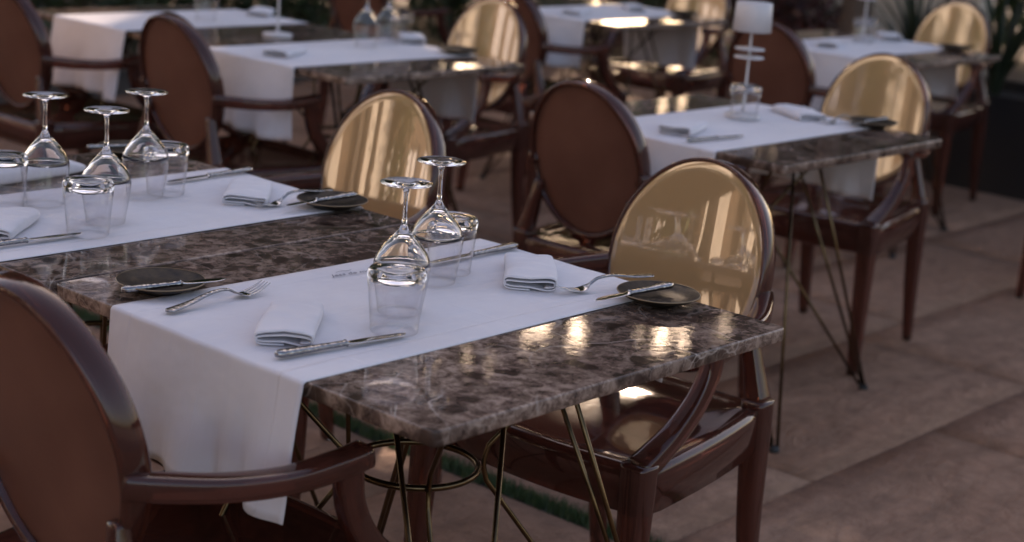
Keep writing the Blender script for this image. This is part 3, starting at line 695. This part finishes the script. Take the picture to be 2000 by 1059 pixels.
# pale wall beyond the trunk
wl = obj('garden_wall', box('garden_wall', .2, 1.9, 1.3, .01), CREAM, None, (9.1, 4.75, 0)); tag(wl, 'pale cream wall glimpsed at the top right behind the trunk', 'wall')
# black planters with strap-leaved plants
for i, yc in enumerate((2.02, .42)):
    t = thing('planter', ['black rectangular planter at the right edge behind the far gold chair', 'black planter continuing outside the right edge'][i], 'planter', (6.2, yc, 0), 0, 'black planters')
    W2, D2, H2 = .6, 1.52, .46
    bm = bmesh.new()
    for sx, sy, px, py in ((.02, D2, -W2/2, 0), (.02, D2, W2/2, 0), (W2-.022, .02, 0, -D2/2+.0105), (W2-.022, .02, 0, D2/2-.0105)):
        r0 = bmesh.ops.create_cube(bm, size=1)
        for v in r0['verts']: v.co = Vector((v.co.x*sx+px, v.co.y*sy+py, v.co.z*H2+H2/2))
    me = bpy.data.meshes.new('box'); bm.to_mesh(me); bm.free(); obj('box', me, PLANTER, t)
    obj('soil', box('soil', W2-.03, D2-.05, .03), SOIL, t, (0, 0, H2-.08))
rp_ = random.Random(9)
def strap_plant(x, y, h, n, seed, lab):
    r = random.Random(seed); vs = []; fs = []
    for k in range(n):
        a = r.uniform(0, 6.28); le = h*r.uniform(.6, 1.1); ou = r.uniform(.15, .6)*h; wd_ = r.uniform(.006, .012); o0 = len(vs)
        for q in range(6):
            s = q/5; rr_ = .02+ou*s**1.7; z = le*(s-.28*s*s*ou/h*1.6); ww = wd_*(1-s**3)+.0008
            px, py = rr_*math.cos(a), rr_*math.sin(a)
            vs += [(px-ww*math.sin(a), py+ww*math.cos(a), z), (px+ww*math.sin(a), py-ww*math.cos(a), z)]
        fs += [(o0+2*q, o0+2*q+1, o0+2*q+3, o0+2*q+2) for q in range(5)]
    o = obj('strap_leaved_plant', mesh('strap_leaved_plant', vs, fs, False, np.zeros((len(vs), 2))), GRASSL, None, (x, y, .41))
    tag(o, lab, 'plant', 'strap-leaved plants in the black planter')
for i in range(9): strap_plant(6.2+rp_.uniform(-.16, .16), -.2+.36*i, rp_.uniform(.6, .95), 70, 200+i, 'long grassy leaved plant growing in the black planter at the right')

# ------------------------------------------------------------------ what the glossy gold backs mirror: sunlit house, palms, parasol, added bays and cypresses
hs = thing('house', 'cream house with tall dark-framed windows, seen mirrored in the gold chair backs', 'building', (-9.2, 9, 0))
wm = bmesh.new()
FY = [-10.5, -8.3, -5.9, -3.7, 4.4, 6.6, 8.9, 11.2]
def wallbox(y0, y1, z0, z1, x0=-.3, x1=0.):
    r0 = bmesh.ops.create_cube(wm, size=1)
    for v in r0['verts']: v.co = Vector((x0+(v.co.x+.5)*(x1-x0), y0+(v.co.y+.5)*(y1-y0), z0+(v.co.z+.5)*(z1-z0)))
STOREYS = [(0., 2.75), (3.6, 6.0), (6.9, 9.3), (10.2, 12.4)]; HT = 13.4
for (a0, a1), (b0, b1) in zip(STOREYS, STOREYS[1:]+[(HT, 0)]): wallbox(-11.5, 13.5, a1, b0)
for z0, z1 in STOREYS:
    prev = -11.5
    for fy in FY+[None]:
        wallbox(prev, 13.5 if fy is None else fy, z0, z1); prev = (fy or 0)+1.5
wallbox(-11.5, 13.5, 0, HT, -6, -5.7)
me = bpy.data.meshes.new('wall'); wm.to_mesh(me); wm.free(); obj('wall', me, TAN, hs)
obj('roof', box('roof', 6.6, 25.6, .25), WFRAME, hs, (-2.9, 1.0, HT+.002))
for y0_, y1_ in ((-1.6, -.2), (1.1, 3.3)): obj('streak_bay', box('streak_bay', .5, y1_-y0_, HT-.2, .01), BAY, hs, (.27, (y0_+y1_)/2, 0))  # bays added to show as bright streaks in the gold backs
for fy in FY:
    for z0, z1 in STOREYS:
        wn = bmesh.new()
        for (sy, sz, py, pz) in ((.10, z1-z0-.004, .052, (z1-z0)/2), (.10, z1-z0-.004, 1.448, (z1-z0)/2), (.08, z1-z0-.21, .75, (z1-z0)/2), (1.29, .10, .75, .052), (1.29, .10, .75, z1-z0-.052)):
            r0 = bmesh.ops.create_cube(wn, size=1)
            for v in r0['verts']: v.co = Vector((v.co.x*.08-.12, v.co.y*sy+py, v.co.z*sz+pz))
        me = bpy.data.meshes.new('window'); wn.to_mesh(me); wn.free()
        f = obj('window', me, WFRAME, hs, (0, fy, z0))
        for q in (0, 1): obj('pane', box('pane', .012, .60, z1-z0-.21, 0), PANE, f, (-.12, .41+.68*q, .104))
def palm(x, y, h, seed, lab):
    r = random.Random(seed); t = thing('palm_tree', lab, 'palm tree', (x, y, 0), 0, 'palms mirrored in the gold chair backs')
    obj('trunk', branch([(0, 0, -.05), (.1, .05, h*.4), (.05, .1, h)], .14, .10), BARK, t)
    for k in range(22):
        a = 6.28*k/22+r.uniform(-.1, .1); el = r.uniform(-.3, 1.1); L = r.uniform(1.5, 2.0); vs = []; fs = []; mid = []
        for q in range(15):
            s = q/14; rr_ = L*s*math.cos(el*.7); z = h+L*s*math.sin(el)-.9*L*s*s*.8; mid.append(np.array((.05+rr_*math.cos(a), .1+rr_*math.sin(a), z)))
        sd_ = np.array((-math.sin(a), math.cos(a), 0))
        for q in range(1, 15):
            le = .42*math.sin(PI*min(1, q/14*.85+.15)); fw = (mid[q]-mid[q-1]); fw /= np.linalg.norm(fw)
            for sg in (1, -1):
                o0 = len(vs); tip = mid[q]+sd_*sg*le*.8+fw*le*.6-np.array((0, 0, .12)); vs += [mid[q], mid[q]+fw*.045, tip]; fs.append((o0, o0+1, o0+2))
            o0 = len(vs); vs += [mid[q-1]-sd_*.008, mid[q-1]+sd_*.008, mid[q]+sd_*.008, mid[q]-sd_*.008]; fs.append((o0, o0+1, o0+2, o0+3))
        obj('frond', mesh('frond', vs, fs, False, np.zeros((len(vs), 2))), PALM, t)
palm(-4.9, 5.0, 3.3, 1, 'nearer palm mirrored in the gold chair backs'); palm(-6.6, 5.9, 5.2, 3, 'taller palm mirrored in the gold chair backs, left of the added pale bays'); palm(-7.0, 9.3, 5.8, 4, 'tallest palm mirrored in the gold chair backs')
palm(-5.9, 7.6, 4.3, 2, 'further palm mirrored in the gold chair backs')
for i, (x, y, rx, h) in enumerate([(-8.3, 6.1, .55, 9.5), (-8.3, 13.0, .8, 10.0)]):
    t = thing('added_cypress', ['left-hand', 'right-hand'][i]+' added cypress fraying the pale streaks mirrored in the gold chair backs', 'tree', (x, y, 0), 0, 'added cypresses that fray the mirrored streaks')  # unseen cypresses, added to make the mirrored streak edges ragged
    obj('trunk', branch([(0, 0, -.05), (.02, .02, h*.3), (0, 0, h*.8)], .12, .03), BARK, t)
    obj('crown', leaf_cloud('crown', 3600, rx, rx, h*.5, h*.52, .13, 400+i, 60, .24), LEAF, t)
ps = thing('parasol', 'square beige parasol mirrored in the front gold chair back', 'parasol', (-4.2, 3.2, 0))
obj('pole', lathe('pole', [(0, 0), (.024, 0), (.024, 2.6), (0, 2.62)], 16), WFRAME, ps)
obj('base', box('base', .6, .6, .08, .01), WFRAME, ps)
q = 1.3; obj('canopy', mesh('canopy', [(-q, -q, 2.15), (q, -q, 2.15), (q, q, 2.15), (-q, q, 2.15), (0, 0, 2.6), (-q, -q, 2.0), (q, -q, 2.0), (q, q, 2.0), (-q, q, 2.0)], [(0, 1, 4), (1, 2, 4), (2, 3, 4), (3, 0, 4), (0, 5, 6, 1), (1, 6, 7, 2), (2, 7, 8, 3), (3, 8, 5, 0)], False), CANVAS, ps)
